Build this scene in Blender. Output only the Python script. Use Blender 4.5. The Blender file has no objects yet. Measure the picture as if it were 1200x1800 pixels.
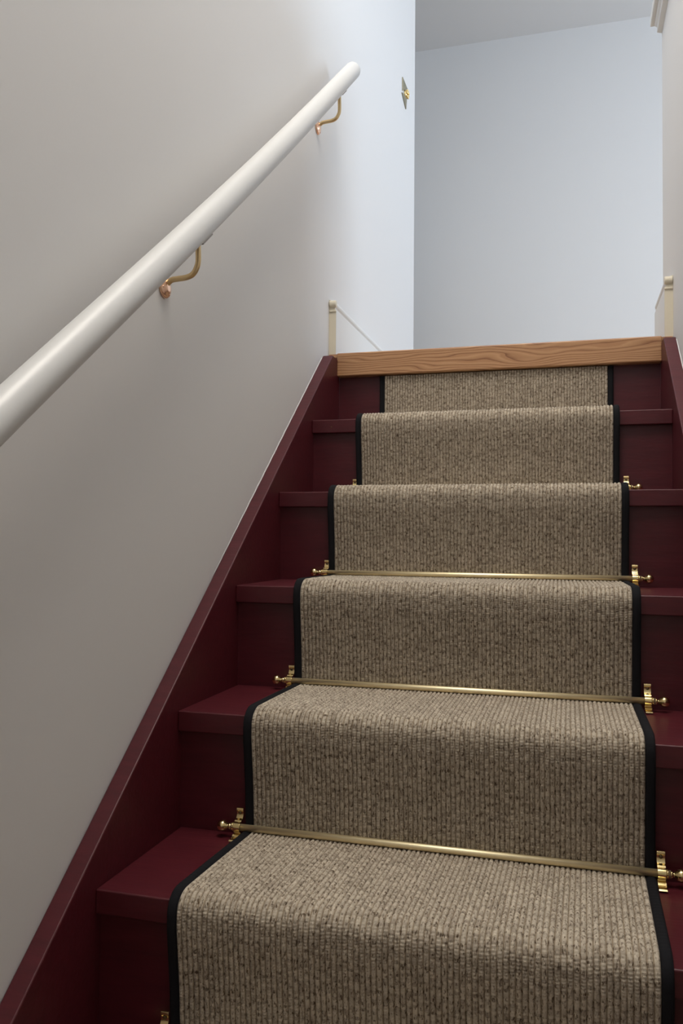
import bpy, bmesh, math, random
import numpy as np
from mathutils import Vector, Matrix

S = bpy.context.scene
C = S.collection
random.seed(4)
rng = np.random.default_rng(7)

# ---------------------------------------------------------------- camera
yaw, pit, rol = -.2708, .0314, .0082
fw = Vector((math.sin(yaw)*math.cos(pit), math.cos(yaw)*math.cos(pit), math.sin(pit)))
rt = Vector((math.cos(yaw), -math.sin(yaw), 0))
up = rt.cross(fw)
cr, sr = math.cos(rol), math.sin(rol)
rt, up = rt*cr + up*sr, up*cr - rt*sr
cam_data = bpy.data.cameras.new('camera')
cam = bpy.data.objects.new('camera', cam_data)
C.objects.link(cam)
M4 = Matrix.Identity(4)
for i in range(3):
    M4[i][0] = rt[i]; M4[i][1] = up[i]; M4[i][2] = -fw[i]
M4[0][3], M4[1][3], M4[2][3] = .6091, -.9826, .4715
cam.matrix_world = M4
cam_data.sensor_fit = 'HORIZONTAL'
cam_data.sensor_width = 36
cam_data.lens = 36*1441.1/1200
cam_data.clip_start = .02
S.camera = cam

# ---------------------------------------------------------------- world, lights, exposure
S.view_settings.view_transform = 'Standard'
S.view_settings.look = 'None'
S.view_settings.gamma = 1
S.view_settings.use_curve_mapping = False
S.view_settings.exposure = -.03
w = bpy.data.worlds.new('world'); S.world = w
w.use_nodes = True
bg = w.node_tree.nodes['Background']
bg.inputs[0].default_value = (.62, .78, 1, 1)
bg.inputs[1].default_value = 1.0

def area(name, loc, target, sx, sy, power, col):
    l = bpy.data.lights.new(name, 'AREA'); l.shape = 'RECTANGLE'
    l.size = sx; l.size_y = sy; l.energy = power; l.color = col
    o = bpy.data.objects.new(name, l); C.objects.link(o)
    o.location = loc
    o.rotation_euler = (Vector(target)-Vector(loc)).to_track_quat('-Z', 'Y').to_euler()
    return o
area('window_daylight', (4.07, 2.10, 2.15), (0, 2.3, 1.7), 2.2, 1.5, 86, (.65, .81, 1))
area('back_wall_fill', (2.55, -3.22, 2.15), (1.4, 4, 1.6), 1.7, 1.45, 62, (.66, .81, 1))  # cool fill added to brighten the landing's back wall
area('overhead_fill', (.42, -.15, 3.46), (.42, -.1, 0), 1.0, 1.5, 60, (1, .925, .835))  # warm soft fill added above the stairwell, no fixture modelled

# ---------------------------------------------------------------- materials
def mat(name, col, rough=.5, metal=0, spec=.5):
    m = bpy.data.materials.new(name); m.use_nodes = True
    b = m.node_tree.nodes['Principled BSDF']
    b.inputs['Base Color'].default_value = (*col, 1)
    b.inputs['Roughness'].default_value = rough
    b.inputs['Metallic'].default_value = metal
    b.inputs['Specular IOR Level'].default_value = spec
    return m
def nd(m, t, **kw):
    n = m.node_tree.nodes.new(t)
    for k, v in kw.items():
        if k in n.inputs: n.inputs[k].default_value = v
        else: setattr(n, k, v)
    return n
def lk(m, a, b): m.node_tree.links.new(a, b)
def bsdf(m): return m.node_tree.nodes['Principled BSDF']
def ramp(m, fac, stops):
    r = nd(m, 'ShaderNodeValToRGB'); lk(m, fac, r.inputs[0])
    e = r.color_ramp.elements
    while len(e) < len(stops): e.new(.5)
    for q, (p, c) in zip(e, stops): q.position = p; q.color = (*c, 1)
    return r
def coords(m, scale=(1, 1, 1), src='Object'):
    tc = nd(m, 'ShaderNodeTexCoord'); mp = nd(m, 'ShaderNodeMapping')
    lk(m, tc.outputs[src], mp.inputs[0]); mp.inputs['Scale'].default_value = scale
    return mp.outputs[0]
def bump(m, h, strength=.2, dist=.001):
    b = nd(m, 'ShaderNodeBump'); b.inputs['Strength'].default_value = strength
    b.inputs['Distance'].default_value = dist
    lk(m, h, b.inputs['Height']); lk(m, b.outputs[0], bsdf(m).inputs['Normal'])

def wall_paint(name, col):
    m = mat(name, col, .62, spec=.25)
    n = nd(m, 'ShaderNodeTexNoise', Scale=260.0, Detail=3.0); lk(m, coords(m), n.inputs['Vector'])
    bump(m, n.outputs[0], .12, .0006)
    return m
PAINT = wall_paint('wall_paint', (.735, .725, .712))
CEIL = wall_paint('ceiling_paint', (.78, .78, .78))
TRIMW = mat('white_trim_paint', (.76, .765, .75), .38)
CREAM = mat('cream_trim_paint', (.72, .66, .52), .42)
RAILP = mat('rail_paint', (.67, .67, .655), .38)
n = nd(RAILP, 'ShaderNodeTexNoise', Scale=90.0, Detail=3.0); lk(RAILP, coords(RAILP, (1, .3, .3)), n.inputs['Vector'])
bump(RAILP, n.outputs[0], .15, .0006)

RED = mat('burgundy_paint', (.075, .009, .013), .40, spec=.45)
n = nd(RED, 'ShaderNodeTexNoise', Scale=34.0, Detail=5.0, Roughness=.6); lk(RED, coords(RED, (.25, 2, 2)), n.inputs['Vector'])
r_ = ramp(RED, n.outputs[0], [(.3, (.064, .0068, .0112)), (.75, (.094, .0112, .0170))]); lk(RED, r_.outputs[0], bsdf(RED).inputs['Base Color'])
n2 = nd(RED, 'ShaderNodeTexNoise', Scale=70.0, Detail=4.0); lk(RED, coords(RED, (.35, 2.2, 2.2)), n2.inputs['Vector'])
bump(RED, n2.outputs[0], .25, .0012)

BRASS = mat('polished_brass', (.83, .66, .33), .16, 1)
ROD = mat('satin_brass', (1.0, .88, .58), .50, 1)
OLDBRASS = mat('bracket_brass', (.62, .46, .25), .34, 1)
COPPER = mat('rosette_copper', (.86, .56, .40), .25, 1)
DARKM = mat('dark_screw_metal', (.16, .12, .07), .4, 1)
GREYM = mat('steel_saddle', (.25, .22, .19), .4, 1)
BIND = mat('black_binding', (.008, .008, .010), .85, spec=.2)
tx = coords(BIND, (1, 1, 1), 'UV')
wv = nd(BIND, 'ShaderNodeTexWave', Scale=1.0); wv.bands_direction = 'DIAGONAL'; lk(BIND, tx, wv.inputs['Vector'])
bump(BIND, wv.outputs[1], .5, .0005)
FLOORW = mat('oak_floor', (.48, .33, .20), .35)
GLASS = mat('window_glass', (1, 1, 1), .0); bsdf(GLASS).inputs['Transmission Weight'].default_value = 1

def oak():
    m = mat('oak', (.5, .3, .16), .38)
    # growth-ring figure: bands across the board height, bent by slow noise along the length
    lo = nd(m, 'ShaderNodeTexNoise', Scale=1.0, Detail=2.0); lk(m, coords(m, (3.2, 1, 16)), lo.inputs['Vector'])
    mp = coords(m, (1, 4, 1))
    sep = nd(m, 'ShaderNodeSeparateXYZ'); lk(m, mp, sep.inputs[0])
    a = nd(m, 'ShaderNodeMath', operation='MULTIPLY_ADD'); lk(m, lo.outputs[0], a.inputs[0]); a.inputs[1].default_value = .075; lk(m, sep.outputs[2], a.inputs[2])
    b = nd(m, 'ShaderNodeMath', operation='MULTIPLY'); lk(m, a.outputs[0], b.inputs[0]); b.inputs[1].default_value = 120
    fr = nd(m, 'ShaderNodeMath', operation='FRACT'); lk(m, b.outputs[0], fr.inputs[0])
    fine = nd(m, 'ShaderNodeTexNoise', Scale=1.0, Detail=4.0, Roughness=.65); lk(m, coords(m, (26, 200, 900)), fine.inputs['Vector'])
    ad = nd(m, 'ShaderNodeMath', operation='MULTIPLY_ADD'); lk(m, fine.outputs[0], ad.inputs[0]); ad.inputs[1].default_value = .40; lk(m, fr.outputs[0], ad.inputs[2])
    r = ramp(m, ad.outputs[0], [(.20, (.22, .085, .035)), (.40, (.43, .225, .108)), (.85, (.55, .315, .16)), (1.0, (.45, .235, .112))])
    lk(m, r.outputs[0], bsdf(m).inputs['Base Color'])
    bump(m, ad.outputs[0], .12, .0006)
    return m
OAK = oak()

def carpet():
    m = mat('looped_wool', (.4, .33, .26), .95, spec=.1)
    uv = nd(m, 'ShaderNodeTexCoord').outputs['UV']
    # every loop has its own shade; flecks of dark yarn run along the rows
    sep = nd(m, 'ShaderNodeSeparateXYZ'); lk(m, uv, sep.inputs[0])
    fu = nd(m, 'ShaderNodeMath', operation='FLOOR'); lk(m, sep.outputs[0], fu.inputs[0])
    fv = nd(m, 'ShaderNodeMath', operation='FLOOR'); lk(m, sep.outputs[1], fv.inputs[0])
    cb = nd(m, 'ShaderNodeCombineXYZ'); lk(m, fu.outputs[0], cb.inputs[0]); lk(m, fv.outputs[0], cb.inputs[1])
    wn = nd(m, 'ShaderNodeTexWhiteNoise'); lk(m, cb.outputs[0], wn.inputs[0])
    base = ramp(m, wn.outputs[0], [(0, (.36, .305, .235)), (.3, (.47, .41, .325)), (1, (.60, .53, .42))])
    mp = nd(m, 'ShaderNodeMapping'); lk(m, uv, mp.inputs[0]); mp.inputs['Scale'].default_value = (2.3, .50, 1)
    nz = nd(m, 'ShaderNodeTexNoise', Scale=1.0, Detail=3.0, Roughness=.75); lk(m, mp.outputs[0], nz.inputs['Vector'])
    fl = ramp(m, nz.outputs[0], [(.36, (.22, .17, .13)), (.49, (1, 1, 1))])
    mx = nd(m, 'ShaderNodeMix', data_type='RGBA', blend_type='MULTIPLY'); mx.inputs[0].default_value = 1
    lk(m, base.outputs[0], mx.inputs[6]); lk(m, fl.outputs[0], mx.inputs[7])
    # slow patchiness of the heathered yarn
    mp2 = nd(m, 'ShaderNodeMapping'); lk(m, uv, mp2.inputs[0]); mp2.inputs['Scale'].default_value = (.45, .06, 1)
    n3 = nd(m, 'ShaderNodeTexNoise', Scale=1.0, Detail=3.0); lk(m, mp2.outputs[0], n3.inputs['Vector'])
    sl = ramp(m, n3.outputs[0], [(.3, (.88, .87, .86)), (.7, (1.04, 1.04, 1.04))])
    mx2 = nd(m, 'ShaderNodeMix', data_type='RGBA', blend_type='MULTIPLY'); mx2.inputs[0].default_value = 1
    lk(m, mx.outputs[2], mx2.inputs[6]); lk(m, sl.outputs[0], mx2.inputs[7])
    # colour darkens towards the grooves between rows
    fr = nd(m, 'ShaderNodeMath', operation='FRACT'); lk(m, sep.outputs[0], fr.inputs[0])
    pp = nd(m, 'ShaderNodeMath', operation='PINGPONG'); lk(m, fr.outputs[0], pp.inputs[0]); pp.inputs[1].default_value = .5
    gr = ramp(m, pp.outputs[0], [(.0, (.50, .43, .35)), (.22, (1, 1, 1))])
    mx3 = nd(m, 'ShaderNodeMix', data_type='RGBA', blend_type='MULTIPLY'); mx3.inputs[0].default_value = 1
    lk(m, mx2.outputs[2], mx3.inputs[6]); lk(m, gr.outputs[0], mx3.inputs[7])
    lk(m, mx3.outputs[2], bsdf(m).inputs['Base Color'])
    bsdf(m).inputs['Sheen Weight'].default_value = .15
    bump(m, nz.outputs[0], .35, .001)
    return m
WOOL = carpet()

# ---------------------------------------------------------------- helpers
def tag(o, label=None, cat=None, group=None, kind=None):
    if label: o['label'] = label
    if cat: o['category'] = cat
    if group: o['group'] = group
    if kind: o['kind'] = kind
    return o
def empty(name, loc, label, cat, group=None):
    o = bpy.data.objects.new(name, None); C.objects.link(o); o.location = loc
    o.empty_display_size = .05
    return tag(o, label, cat, group)
def link(name, me, m, parent=None, loc=(0, 0, 0), smooth=False):
    o = bpy.data.objects.new(name, me); C.objects.link(o)
    if m: me.materials.append(m)
    if parent: o.parent = parent
    o.location = loc
    if smooth:
        me.polygons.foreach_set('use_smooth', [True]*len(me.polygons))
    return o
def obj(name, bm, m, parent=None, loc=(0, 0, 0), smooth=False, bevel=0, seg=2):
    bmesh.ops.recalc_face_normals(bm, faces=bm.faces)
    me = bpy.data.meshes.new(name); bm.to_mesh(me); bm.free()
    o = link(name, me, m, parent, loc, smooth)
    if bevel:
        b = o.modifiers.new('bevel', 'BEVEL'); b.width = bevel; b.segments = seg; b.limit_method = 'ANGLE'; b.angle_limit = .6
        me.polygons.foreach_set('use_smooth', [True]*len(me.polygons))
        wn = o.modifiers.new('wn', 'WEIGHTED_NORMAL'); wn.keep_sharp = True
    return o
def box(bm, x0, x1, y0, y1, z0, z1):
    v = [bm.verts.new(p) for p in [(x0,y0,z0),(x1,y0,z0),(x1,y1,z0),(x0,y1,z0),(x0,y0,z1),(x1,y0,z1),(x1,y1,z1),(x0,y1,z1)]]
    for f in [(0,3,2,1),(4,5,6,7),(0,1,5,4),(1,2,6,5),(2,3,7,6),(3,0,4,7)]: bm.faces.new([v[i] for i in f])
def bx(*a):
    bm = bmesh.new(); box(bm, *a); return bm
def prism_x(prof, x0, x1):
    """closed (y,z) profile extruded along x"""
    bm = bmesh.new()
    a = [bm.verts.new((x0, y, z)) for y, z in prof]; b = [bm.verts.new((x1, y, z)) for y, z in prof]
    bm.faces.new(a); bm.faces.new(b[::-1]); n = len(a)
    for i in range(n): bm.faces.new([a[i], b[i], b[(i+1) % n], a[(i+1) % n]])
    return bm
def prism_y(prof, y0, y1):
    bm = bmesh.new()
    a = [bm.verts.new((x, y0, z)) for x, z in prof]; b = [bm.verts.new((x, y1, z)) for x, z in prof]
    bm.faces.new(a); bm.faces.new(b[::-1]); n = len(a)
    for i in range(n): bm.faces.new([a[i], b[i], b[(i+1) % n], a[(i+1) % n]])
    return bm
def tube(path, rad, n=20, bm=None, flat=1.0, cap=True):
    bm = bm or bmesh.new()
    P = [Vector(p) for p in path]
    R = rad if hasattr(rad, '__len__') else [rad]*len(P)
    rings = []; prev = None
    for i, p in enumerate(P):
        t = (P[min(i+1, len(P)-1)] - P[max(i-1, 0)]).normalized()
        if prev is None:
            u = t.orthogonal().normalized() if abs(t.y) > .9 or flat == 1 else Vector((0, 1, 0))
        else: u = prev
        u = (u - t*u.dot(t)).normalized(); prev = u
        v = t.cross(u)
        rings.append([bm.verts.new(p + (u*math.cos(2*math.pi*k/n)*flat + v*math.sin(2*math.pi*k/n))*R[i]) for k in range(n)])
    for a, b in zip(rings, rings[1:]):
        for k in range(n): bm.faces.new([a[k], a[(k+1) % n], b[(k+1) % n], b[k]])
    if cap: bm.faces.new(rings[0][::-1]); bm.faces.new(rings[-1])
    return bm
def lathe(prof, axis='x', n=28, bm=None, at=(0, 0, 0)):
    """profile of (distance along axis, radius)"""
    bm = bm or bmesh.new(); rings = []
    for d, r in prof:
        ring = []
        for k in range(n):
            a = 2*math.pi*k/n; c, s = r*math.cos(a), r*math.sin(a)
            p = (d, c, s) if axis == 'x' else ((c, d, s) if axis == 'y' else (c, s, d))
            ring.append(bm.verts.new(Vector(p)+Vector(at)))
        rings.append(ring)
    for a, b in zip(rings, rings[1:]):
        for k in range(n): bm.faces.new([a[k], a[(k+1) % n], b[(k+1) % n], b[k]])
    bm.faces.new(rings[0][::-1]); bm.faces.new(rings[-1])
    return bm
def struct(name, bm, m, **k): return tag(obj(name, bm, m, **k), kind='structure')

# ---------------------------------------------------------------- dimensions
g, r, t, W, oh = .2333, .19, .0328, .8281, .0137      # going, rise, tread thickness, width, overhang
XL, XR = -.0285, .857                                 # left wall face, half wall face
ZF = .975                                             # landing floor
ZC = 3.52                                             # ceiling
YB = 4.0                                              # back wall
YL = 2.435                                            # outer corner of the left wall
YH = 1.392                                            # end of the half wall
Z0 = -3*r                                             # lower hall floor
slope = r/g

# ---------------------------------------------------------------- room shell
struct('wall_left', bx(XL-.13, XL, -3.3, YL, Z0, ZC), PAINT)
struct('wall_right', bx(XR, XR+.115, -3.3, YH, Z0, 1.9), PAINT)          # half wall beside the stairs
struct('wall_back', bx(-2.0, 4.2, YB, YB+.12, ZF, ZC), PAINT)
struct('wall_far_left', bx(-2.0, -1.88, YL, YB, ZF, ZC), PAINT)
bm = bmesh.new()
box(bm, XL-.13, 1.70, -3.42, -3.3, Z0, ZC); box(bm, 3.40, 4.2, -3.42, -3.3, Z0, ZC)
box(bm, 1.70, 3.40, -3.42, -3.3, Z0, 1.42); box(bm, 1.70, 3.40, -3.42, -3.3, 2.88, ZC)
struct('wall_front', bm, PAINT)
struct('wall_side', bx(-2.0, XL-.13, YL-.12, YL, ZF, ZC), PAINT)
wz0, wz1, wy0, wy1 = 1.38, 2.95, .98, 3.22
bm = bmesh.new()
box(bm, 4.08, 4.2, -3.3, wy0, ZF, ZC); box(bm, 4.08, 4.2, wy1, YB, ZF, ZC)
box(bm, 4.08, 4.2, wy0, wy1, ZF, wz0); box(bm, 4.08, 4.2, wy0, wy1, wz1, ZC)
struct('wall_far_right', bm, PAINT)
struct('ceiling', bx(-2.0, 4.2, -3.42, YB+.12, ZC, ZC+.1), CEIL)
struct('floor', bx(-2.0, 4.2, 5*g+.10, YB, ZF-.03, ZF), FLOORW)
struct('floor_upper', bx(XR+.115, 4.2, -3.3, 5*g+.10, ZF-.03, ZF), FLOORW)
struct('floor_lower', bx(XL-.13, XR, -3.3, -2*g+oh, Z0-.05, Z0), FLOORW)

# window of the landing, out of frame on the right
wf = tag(bpy.data.objects.new('window_1', None), kind='structure'); C.objects.link(wf); wf.location = (4.14, 0, 0)
bm = bmesh.new()
for a in [(-.05, .05, wy0, wy0+.05, wz0, wz1), (-.05, .05, wy1-.05, wy1, wz0, wz1), (-.05, .05, wy0+.05, wy1-.05, wz0, wz0+.05), (-.05, .05, wy0+.05, wy1-.05, wz1-.05, wz1), (-.02, .02, 2.33, 2.37, wz0+.05, wz1-.05)]:
    box(bm, *a)
obj('window_frame', bm, TRIMW, wf)
obj('window_sill', bx(-.12, .02, wy0-.05, wy1+.05, wz0-.03, wz0-.001), TRIMW, wf, bevel=.004)

wf2 = tag(bpy.data.objects.new('added_window', None), kind='structure'); C.objects.link(wf2); wf2.location = (0, -3.36, 0)  # unseen window, added to go with the back wall's fill light
bm = bmesh.new()
for a in [(1.70, 1.75, -.05, .05, 1.42, 2.88), (3.35, 3.40, -.05, .05, 1.42, 2.88), (1.75, 3.35, -.05, .05, 1.42, 1.47), (1.75, 3.35, -.05, .05, 2.83, 2.88), (2.53, 2.57, -.02, .02, 1.47, 2.83)]:
    box(bm, *a)
obj('window_frame', bm, TRIMW, wf2)
# half-wall cap and its apron moulding
struct('trim_1', bx(XR-.030, XR+.145, -3.29, YH+.012, 1.900, 1.925), TRIMW, bevel=.003)
struct('trim_2', prism_y([(XR, 1.899), (XR-.020, 1.899), (XR-.018, 1.892), (XR-.013, 1.888), (XR-.013, 1.874), (XR, 1.870)], -3.29, YH-.002), TRIMW, bevel=.0008)

# baseboards of the landing: flat board, groove, rounded bead on top
def base_profile(x, s):
    """wall face x, s=+1 grows to +x"""
    p = [(0, ZF), (.0200, ZF), (.0200, ZF+.122), (.0175, ZF+.126), (.0160, ZF+.128), (.0175, ZF+.131)]
    for i in range(9):
        a = -math.pi/2 + math.pi*i/8*.82
        p.append((.0100+.0092*math.cos(a)*1.0, ZF+.140+.0098*math.sin(a)))
    p += [(.003, ZF+.152), (0, ZF+.153)]
    return [(x+s*a, z) for a, z in p]
y0b = 5*g+.004
def baseboard(name, x, s, y1):
    o = struct(name, prism_y(base_profile(x, s), y0b, y1), TRIMW)
    o.data.materials.append(CREAM)
    for f in o.data.polygons:
        if abs(f.normal.y) > .9 and f.center.y < y0b+.01: f.material_index = 1
    # returned bead across the cut end
    pr = []
    for i in range(20):
        a = 2*math.pi*i/20; pr.append((y0b+.0085*math.cos(a)+.001, ZF+.1405+.0100*math.sin(a)))
    x0, x1 = sorted((x+s*.0006, x+s*.0204))
    e = obj('bead_return', prism_x(pr, x0, x1), CREAM, o, bevel=.003, seg=3)
    pr = [(y0b-.0028, ZF+.118), (y0b+.004, ZF+.118), (y0b+.004, ZF+.1225), (y0b-.0028, ZF+.1225)]
    e = obj('fillet_return', prism_x(pr, x0, x1), CREAM, o, bevel=.0012)
    return o
baseboard('baseboard_left', XL, 1, YL)
baseboard('baseboard_right', XR, -1, YH+.020)
bo = struct('baseboard_back', bx(-1.88, 4.08, YB-.018, YB, ZF, ZF+.15), TRIMW, bevel=.003)

# ---------------------------------------------------------------- staircase
st = empty('staircase', (0, 0, 0), 'steep narrow burgundy painted staircase climbing between two white walls', 'staircase')
K0 = -2
for k in range(K0, 5):
    y, z = k*g, k*r
    # tread board, rounded front edge from the bevel
    obj('tread', bx(0, W, 0, g+oh+.014, -t, 0), RED, st, (0, y, z), bevel=.0024, seg=3)
for k in range(K0, 6):
    y = k*g+oh
    zt = k*r - t if k < 5 else .911
    obj('riser', bx(0, W, 0, .016, 0, zt-(k-1)*r), RED, st, (0, y, (k-1)*r))
def zs(y): return slope*y + .054
def stringer(x0, x1):
    yt = 5*g-.004
    ztop = .960
    ya = (ztop-.054)/slope
    prof = [(yt+.02, zs(yt)-.30), (yt+.02, ztop-.030), (yt, ztop-.002), (ya, ztop), (-2.35*g, zs(-2.35*g)), (-2.35*g, Z0)]
    prof += [(-1.6*g, Z0)]
    return prism_x(prof, x0, x1)
obj('stringer', stringer(XL+.0008, 0), RED, st, bevel=.0025, seg=3)
obj('stringer', stringer(W, XR-.0008), RED, st, bevel=.0025, seg=3)
# thin bead of white caulk where each stringer meets its wall
for X in (XL+.0006, XR-.0006):
    p = []
    for i in range(60):
        y = .42 + (1.104-.42)*i/59
        p.append((X, y, zs(y)+.0005*math.sin(i*1.7)))
    obj('caulk_bead', tube(p, [.0003+.0008*min(1, i/20) for i in range(60)], 8), PAINT, st, smooth=True)

# small scuffs and nail head on the paint of the top treads
obj('nail_head', lathe([(-.0006, .0016), (0, .0016)], 'y', 10, at=(.050, 4*g, 4*r-.018)), DARKM, st)

# ---------------------------------------------------------------- oak landing nosing
oy = 5*g-.001
nos = empty('landing_nosing', (W/2, oy, .911), 'solid oak nosing board with open grain capping the top step', 'nosing')
prof = [(0, .911), (0, ZF), (.112, ZF), (.112, ZF-.02), (.03, ZF-.02), (.03, .911)]
bm = bmesh.new()
box(bm, -.0018, W+.0018, -.010, .030, 0, ZF-.911)
obj('front_board', bm, OAK, nos, (-W/2, 0, 0), bevel=.004, seg=4)
bm = bmesh.new()
box(bm, XL+.0015, XR-.0015, .0305, .100, ZF-.911-.028, ZF-.911)
obj('top_board', bm, OAK, nos, (-W/2, 0, 0), bevel=.002)
bm = bmesh.new()
box(bm, XL+.0015, -.002, .0005, .030, ZF-.911-.012, ZF-.911); 
obj('return_end', bm, OAK, nos, (-W/2, 0, 0), bevel=.002)
bm = bmesh.new()
box(bm, W+.002, XR-.0015, .0005, .030, ZF-.911-.012, ZF-.911)
obj('return_end', bm, OAK, nos, (-W/2, 0, 0), bevel=.002)

# ---------------------------------------------------------------- stair runner
off = .0105      # backing surface above the wood
def arc(cy, cz, R, a0, a1, n):
    return [(cy+R*math.cos(a0+(a1-a0)*i/n), cz+R*math.sin(a0+(a1-a0)*i/n)) for i in range(n+1)]
path = []; key = []
KR0 = -1
for k in range(KR0, 6):
    yr = k*g+oh-off
    if k == KR0: path.append((yr, (k-1)*r+.012))
    if k < 5:
        yn = k*g-off-.0005; zt = k*r+off
        Rn = .025
        # convex turn round the nosing
        path.append((yr-.3*(yr-yn), k*r-.11))
        path.append((yn, k*r-t+.000))
        path += arc(yn+Rn, zt+.001-Rn, Rn, math.pi, math.pi/2, 14)
        path.append((k*g+.09, zt+.0005))
        # concave turn at the foot of the next riser
        yr2 = (k+1)*g+oh-off; Rc = .007
        path.append((yr2-.05, zt-.001))
        path += arc(yr2-Rc, zt-.001+Rc, Rc, -math.pi/2, 0, 6)
    else:
        path.append((yr, .9095))
path = np.array(path)
d = np.r_[0, np.cumsum(np.hypot(*np.diff(path, axis=0).T))]
L = d[-1]
def sample(step):
    ns = int(L/step)
    s = np.linspace(0, L, ns)
    y = np.interp(s, d, path[:, 0]); z = np.interp(s, d, path[:, 1])
    kk = max(1, int(.005/step))
    ker = np.ones(2*kk+1)/(2*kk+1)
    yp = np.convolve(np.pad(y, kk, 'edge'), ker, 'valid'); zp = np.convolve(np.pad(z, kk, 'edge'), ker, 'valid')
    ty = np.gradient(yp); tz = np.gradient(zp); q = np.hypot(ty, tz); ty /= q; tz /= q
    return s, yp, zp, -tz, ty           # normal points out of the stairs: rotate tangent by +90 degrees
# side edges measured on each step (runner drifts a few mm)
yk = np.array([-2, -1, 0, 1, 2, 3, 4, 5])*g
Le = np.array([.110, .110, .111, .118, .1182, .1135, .1131, .1157])
Re = np.array([.718, .719, .7199, .7237, .7238, .7213, .7176, .7167])
NB = 82; BW = .0140
def grid_mesh(name, X, Y, Z, U, V):
    ns, na = X.shape
    me = bpy.data.meshes.new(name)
    co = np.stack([X, Y, Z], -1).reshape(-1, 3).astype(np.float32)
    idx = np.arange(ns*na).reshape(ns, na)
    q = np.stack([idx[:-1, :-1], idx[:-1, 1:], idx[1:, 1:], idx[1:, :-1]], -1).reshape(-1, 4)
    nq = len(q)
    me.vertices.add(len(co)); me.vertices.foreach_set('co', co.ravel())
    me.loops.add(nq*4); me.loops.foreach_set('vertex_index', q.ravel().astype(np.int32))
    me.polygons.add(nq); me.polygons.foreach_set('loop_start', np.arange(0, nq*4, 4, dtype=np.int32))
    me.polygons.foreach_set('loop_total', np.full(nq, 4, dtype=np.int32))
    uvl = me.uv_layers.new(name='UVMap')
    uv = np.stack([U, V], -1).reshape(-1, 2)[q.ravel()].astype(np.float32)
    me.update(calc_edges=True)
    me.uv_layers[0].data.foreach_set('uv', uv.ravel())
    me.polygons.foreach_set('use_smooth', np.ones(nq, dtype=bool))
    me.validate()
    return me
rn = empty('stair_runner', (0, 0, 0), 'beige ribbed wool stair runner with black bound edges running down the steps', 'carpet')
s, y, z, ny, nz_ = sample(.0013)
sub = 6
a = np.arange(NB*sub+1)/sub             # in rib units
xl = np.interp(y, yk, Le)+BW; xr = np.interp(y, yk, Re)-BW
A, Sg = np.meshgrid(a, s)
rib = np.clip(A.astype(int), 0, NB-1)
frac = A-rib
ph = rng.random(NB)[rib]
loop_len = .0038
wob = np.interp
ln = rng.random((len(s)//40+3, NB))
li = Sg/L*(ln.shape[0]-1.001); i0 = li.astype(int); f = li-i0
lat = (ln[i0, rib]*(1-f)+ln[i0+1, rib]*f-.5)
ribh = np.abs(np.sin(np.pi*frac))**.75
loop = np.abs(np.sin(np.pi*(Sg/loop_len+ph)))
H = .0001+.0034*ribh*(.50+.50*loop) + .0007*ribh*lat
H *= np.where((A < .02) | (A > NB-.02), .3, 1)
X = xl[:, None]+(xr-xl)[:, None]*(A/NB) + .0007*lat*np.sin(np.pi*frac)
Y = y[:, None]+ny[:, None]*H; Z = z[:, None]+nz_[:, None]*H
U = np.where(frac == 0, A, A); V = Sg/loop_len+ph
me = grid_mesh('pile', X, Y, Z, U, V)
pile = link('pile', me, WOOL, rn)
# binding: a folded cotton tape, slightly proud of the pile, 9 columns across
s2, y2, z2, ny2, nz2 = sample(.004)
for side in (0, 1):
    e = np.interp(y2, yk, Le if side == 0 else Re)
    b = np.linspace(0, 1, 11)
    prof_h = np.array([-.0098, -.004, .0004, .0024, .0034, .0038, .0038, .0036, .0030, .0018, -.001])
    prof_x = np.array([0, 0, .0004, .0014, .003, .005, .0072, .0094, .0114, .0132, .0144])
    if side: prof_x = -prof_x
    X2 = e[:, None]+prof_x[None, :]; 
    wv_ = .00025*np.sin(s2*900)[:, None]
    Y2 = y2[:, None]+ny2[:, None]*(prof_h[None]+wv_); Z2 = z2[:, None]+nz2[:, None]*(prof_h[None]+wv_)
    if side: X2, Y2, Z2 = X2[:, ::-1], Y2[:, ::-1], Z2[:, ::-1]
    me = grid_mesh('edge_binding', X2, Y2, Z2, np.tile(b*8, (len(s2), 1)), np.tile((s2/.0018)[:, None], (1, 11)))
    link('edge_binding', me, BIND, rn)

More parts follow.
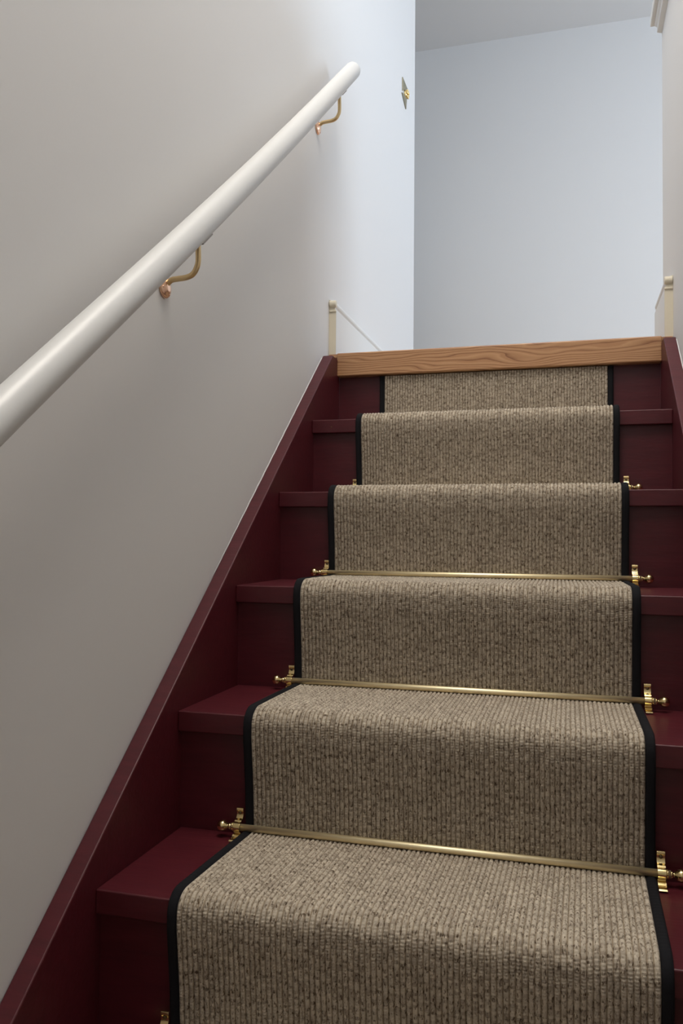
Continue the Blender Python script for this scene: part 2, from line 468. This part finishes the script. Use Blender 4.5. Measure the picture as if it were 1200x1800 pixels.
# ---------------------------------------------------------------- stair rods
RZ, RR = .0175, .0052
XB0, XB1 = .1085, .7305
def make_rod():
    root = empty('stair_rod', (0, 0, 0), 'x', 'stair rod', 'brass stair rods holding the runner')
    obj('rod', tube([(.098, 0, RZ), (.742, 0, RZ)], RR, 24), ROD, root, smooth=True)
    for x, s in ((XB0, -1), (XB1, 1)):
        # strap clip: screw tab, rib, loop over the rod, rib, foot tab bent out on to the tread
        c = [(.0125, .0430), (.0108, .0426), (.0104, .0405), (.0118, .0385), (.0120, .0335), (.0105, .0300), (.0085, .0275), (.0030, .0262)]
        for i in range(9):
            a = math.radians(80 + 190*i/8)
            c.append((.0000+.0068*math.cos(a), RZ+.0068*math.sin(a)))
        c += [(.0000, .0075), (-.0030, .0060), (-.0050, .0070), (-.0075, .0050), (-.0120, .0022), (-.0170, .0020), (-.0200, .0034), (-.0222, .0018)]
        th = .0011
        P = [Vector((0, a, b)) for a, b in c]
        nrm = []
        for i in range(len(P)):
            tt = (P[min(i+1, len(P)-1)]-P[max(i-1, 0)]).normalized(); nrm.append(Vector((0, tt.z, -tt.y)))
        prof = [(p.y, p.z) for p in P]+[((p+n*th).y, (p+n*th).z) for p, n in list(zip(P, nrm))[::-1]]
        bm = bmesh.new()
        hw = .0056
        ra = [[bm.verts.new((x+sx*hw, q[0], q[1])) for q in prof] for sx in (-1, 1)]
        m = len(P); n2 = len(prof)
        for i in range(n2): bm.faces.new([ra[0][i], ra[0][(i+1) % n2], ra[1][(i+1) % n2], ra[1][i]])
        for side in ra:
            for i in range(m-1): bm.faces.new([side[i], side[i+1], side[n2-2-i], side[n2-1-i]])
        br = obj('bracket', bm, BRASS, root, bevel=.0004, seg=2)
        obj('screw', lathe([(.0098, .0024), (.0092, .0026), (.0086, .0020)], 'y', 12, at=(x, .0008, .0360)), DARKM, br, smooth=True)
        # finial: collar, neck, ball
        prof = [(0, .0040), (.0004, .0062), (.0026, .0062), (.0032, .0046), (.0048, .0034), (.0060, .0050), (.0072, .0050), (.0082, .0033), (.0098, .0030), (.0110, .0046)]
        for i in range(1, 14):
            a = math.pi*(.16+.84*i/14); prof.append((.0192-.0086*math.cos(a), max(.0002, .0086*math.sin(a))))
        prof = [(d*s, q) for d, q in prof]
        obj('finial', lathe(prof, 'x', 28, at=(x+s*.0060, 0, RZ)), BRASS, root, smooth=True)
    return root
def copy_tree(o, parent=None):
    c = o.copy(); C.objects.link(c)
    if parent: c.parent = parent
    for ch in list(o.children): copy_tree(ch, c)
    return c
rod0 = make_rod()
labels = {0: 'brass stair rod nearest the viewer, lowest one seen whole across the runner',
          1: 'second whole brass stair rod from the bottom, just above the nearest one',
          2: 'third and highest brass stair rod seen whole, a thin bright line across the runner',
          3: 'topmost brass stair rod, only its clip tops and right ball showing behind the carpet',
          -1: 'brass stair rod at the bottom frame edge, only its left clip tip in view'}
for k, sh in ((0, 0), (1, .0035), (2, .0012), (3, .0008), (-1, -.006)):
    o = rod0 if k == 0 else copy_tree(rod0)
    o.location = (sh, (k+1)*g+oh-.0205, k*r)
    o['label'] = labels[k]

# ---------------------------------------------------------------- handrail
hr = empty('handrail', (XL, .5, 1.2), 'round cream-white painted handrail sloping up the left wall on brass brackets', 'handrail')
XH, HR = .037, .0222
m_h = .823; 
def zc(y): return .5965 + (y+.257)*(m_h-.0030) - .0105*math.sin(max(0, min(1, (y+.257)/1.4))*math.pi)
y_end = 1.152
pts_, rad_ = [], []
for i in range(60):
    yy = -1.5+(y_end+1.5)*i/59
    pts_.append((XH-XL, yy-.5, zc(yy)-1.2-0)); rad_.append(HR)
mm = Vector((0, 1, m_h)).normalized(); last = Vector(pts_[-1])
for dd, rr in ((.003, .0219), (.006, .0208), (.0085, .0186), (.010, .0150), (.0108, .008), (.011, .001)):
    pts_.append(tuple(last+mm*dd)); rad_.append(rr)
obj('rail', tube(pts_, rad_, 40), RAILP, hr, smooth=True)
def bracket(y, z):
    zt = zc(y)-HR/math.cos(math.atan(m_h))
    c = []
    P = [(XL+.004, z+.003), (XL+.009, z+.008), (XL+.015, z+.0115), (XL+.026, z+.0125), (XL+.040, z+.0135), (XL+.051, z+.0175), (XL+.0575, z+.026), (XL+.0610, z+.038), (XL+.0605, zt-.010), (XL+.0600, zt-.002)]
    ctrl = [Vector((a-XL, y-.5, b-1.2)) for a, b in P]
    sm = []
    for i in range(len(ctrl)-1):
        p0, p1, p2, p3 = ctrl[max(i-1, 0)], ctrl[i], ctrl[i+1], ctrl[min(i+2, len(ctrl)-1)]
        for q in range(5):
            u = q/5
            sm.append(.5*((2*p1)+(p2-p0)*u+(2*p0-5*p1+4*p2-p3)*u*u+(3*p1-p0-3*p2+p3)*u**3))
    sm.append(ctrl[-1])
    br = obj('bracket', tube([tuple(v) for v in sm], .0046, 16), OLDBRASS, hr, smooth=True)
    obj('rosette', lathe([(.0002, .0172), (.0022, .0178), (.0045, .0170), (.0060, .0150), (.0066, .0118), (.0084, .0100), (.0094, .0066), (.0096, .002)], 'x', 32, at=(0, y-.5, z-1.2)), COPPER, br, smooth=True)
    for a in (70, 190, 310):
        obj('screw', lathe([(.005, .0016), (.0070, .0016), (.0074, .0010)], 'x', 10, at=(0, y-.5+.0132*math.cos(math.radians(a)), z-1.2+.0132*math.sin(math.radians(a)))), COPPER, br, smooth=True)
    # saddle plate under the rail, tilted with it
    bm = bmesh.new(); box(bm, -.008, .0080, -.006, .040, -.0030, .0002)
    sad = obj('saddle', bm, GREYM, br, (XH-.002-XL, y-.5, zt-1.2-.0006), bevel=.0006)
    sad.rotation_euler = (math.atan(m_h), 0, 0)
bracket(.2175, .8775)
bracket(1.0425, 1.5480)

# ---------------------------------------------------------------- small brass ornament on the left wall
orn = empty('wall_ornament', (XL, 2.21, 2.258), 'small brass ornament of two pointed plates and beads, high on the left wall', 'ornament')
def plate(tri, d0, apex):
    """thin pyramid-like plate standing off the wall; tri in (y,z) relative"""
    bm = bmesh.new()
    a = [bm.verts.new((.0005, p, q)) for p, q in tri]; b = [bm.verts.new((d0, p, q)) for p, q in tri]
    cy = sum(p for p, q in tri)/3; cz = sum(q for p, q in tri)/3
    ap = bm.verts.new((apex, cy, cz))
    bm.faces.new(a[::-1])
    for i in range(3):
        j = (i+1) % 3
        bm.faces.new([a[i], a[j], b[j], b[i]]); bm.faces.new([b[i], b[j], ap])
    return bm
GB = mat('antique_brass', (.30, .28, .20), .45, .6)
obj('upper_plate', plate([(-.050, -.012), (.046, .046), (-.055, .041)], .004, .010), GB, orn, bevel=.0006)
obj('lower_plate', plate([(-.064, -.026), (.018, -.052), (.036, .006)], .004, .010), GB, orn, bevel=.0006)
obj('boss', lathe([(.0005, .017), (.006, .017), (.010, .012), (.012, .004)], 'x', 16, at=(0, .004, .001)), BRASS, orn, smooth=True)
for i in range(7):
    a = 2*math.pi*i/6
    rr = 0 if i == 6 else .0135
    bm = bmesh.new(); bmesh.ops.create_uvsphere(bm, u_segments=12, v_segments=8, radius=.0048)
    obj('bead', bm, BRASS, orn, (.0125 if i < 6 else .016, .004+rr*math.cos(a), .001+rr*math.sin(a)), smooth=True)
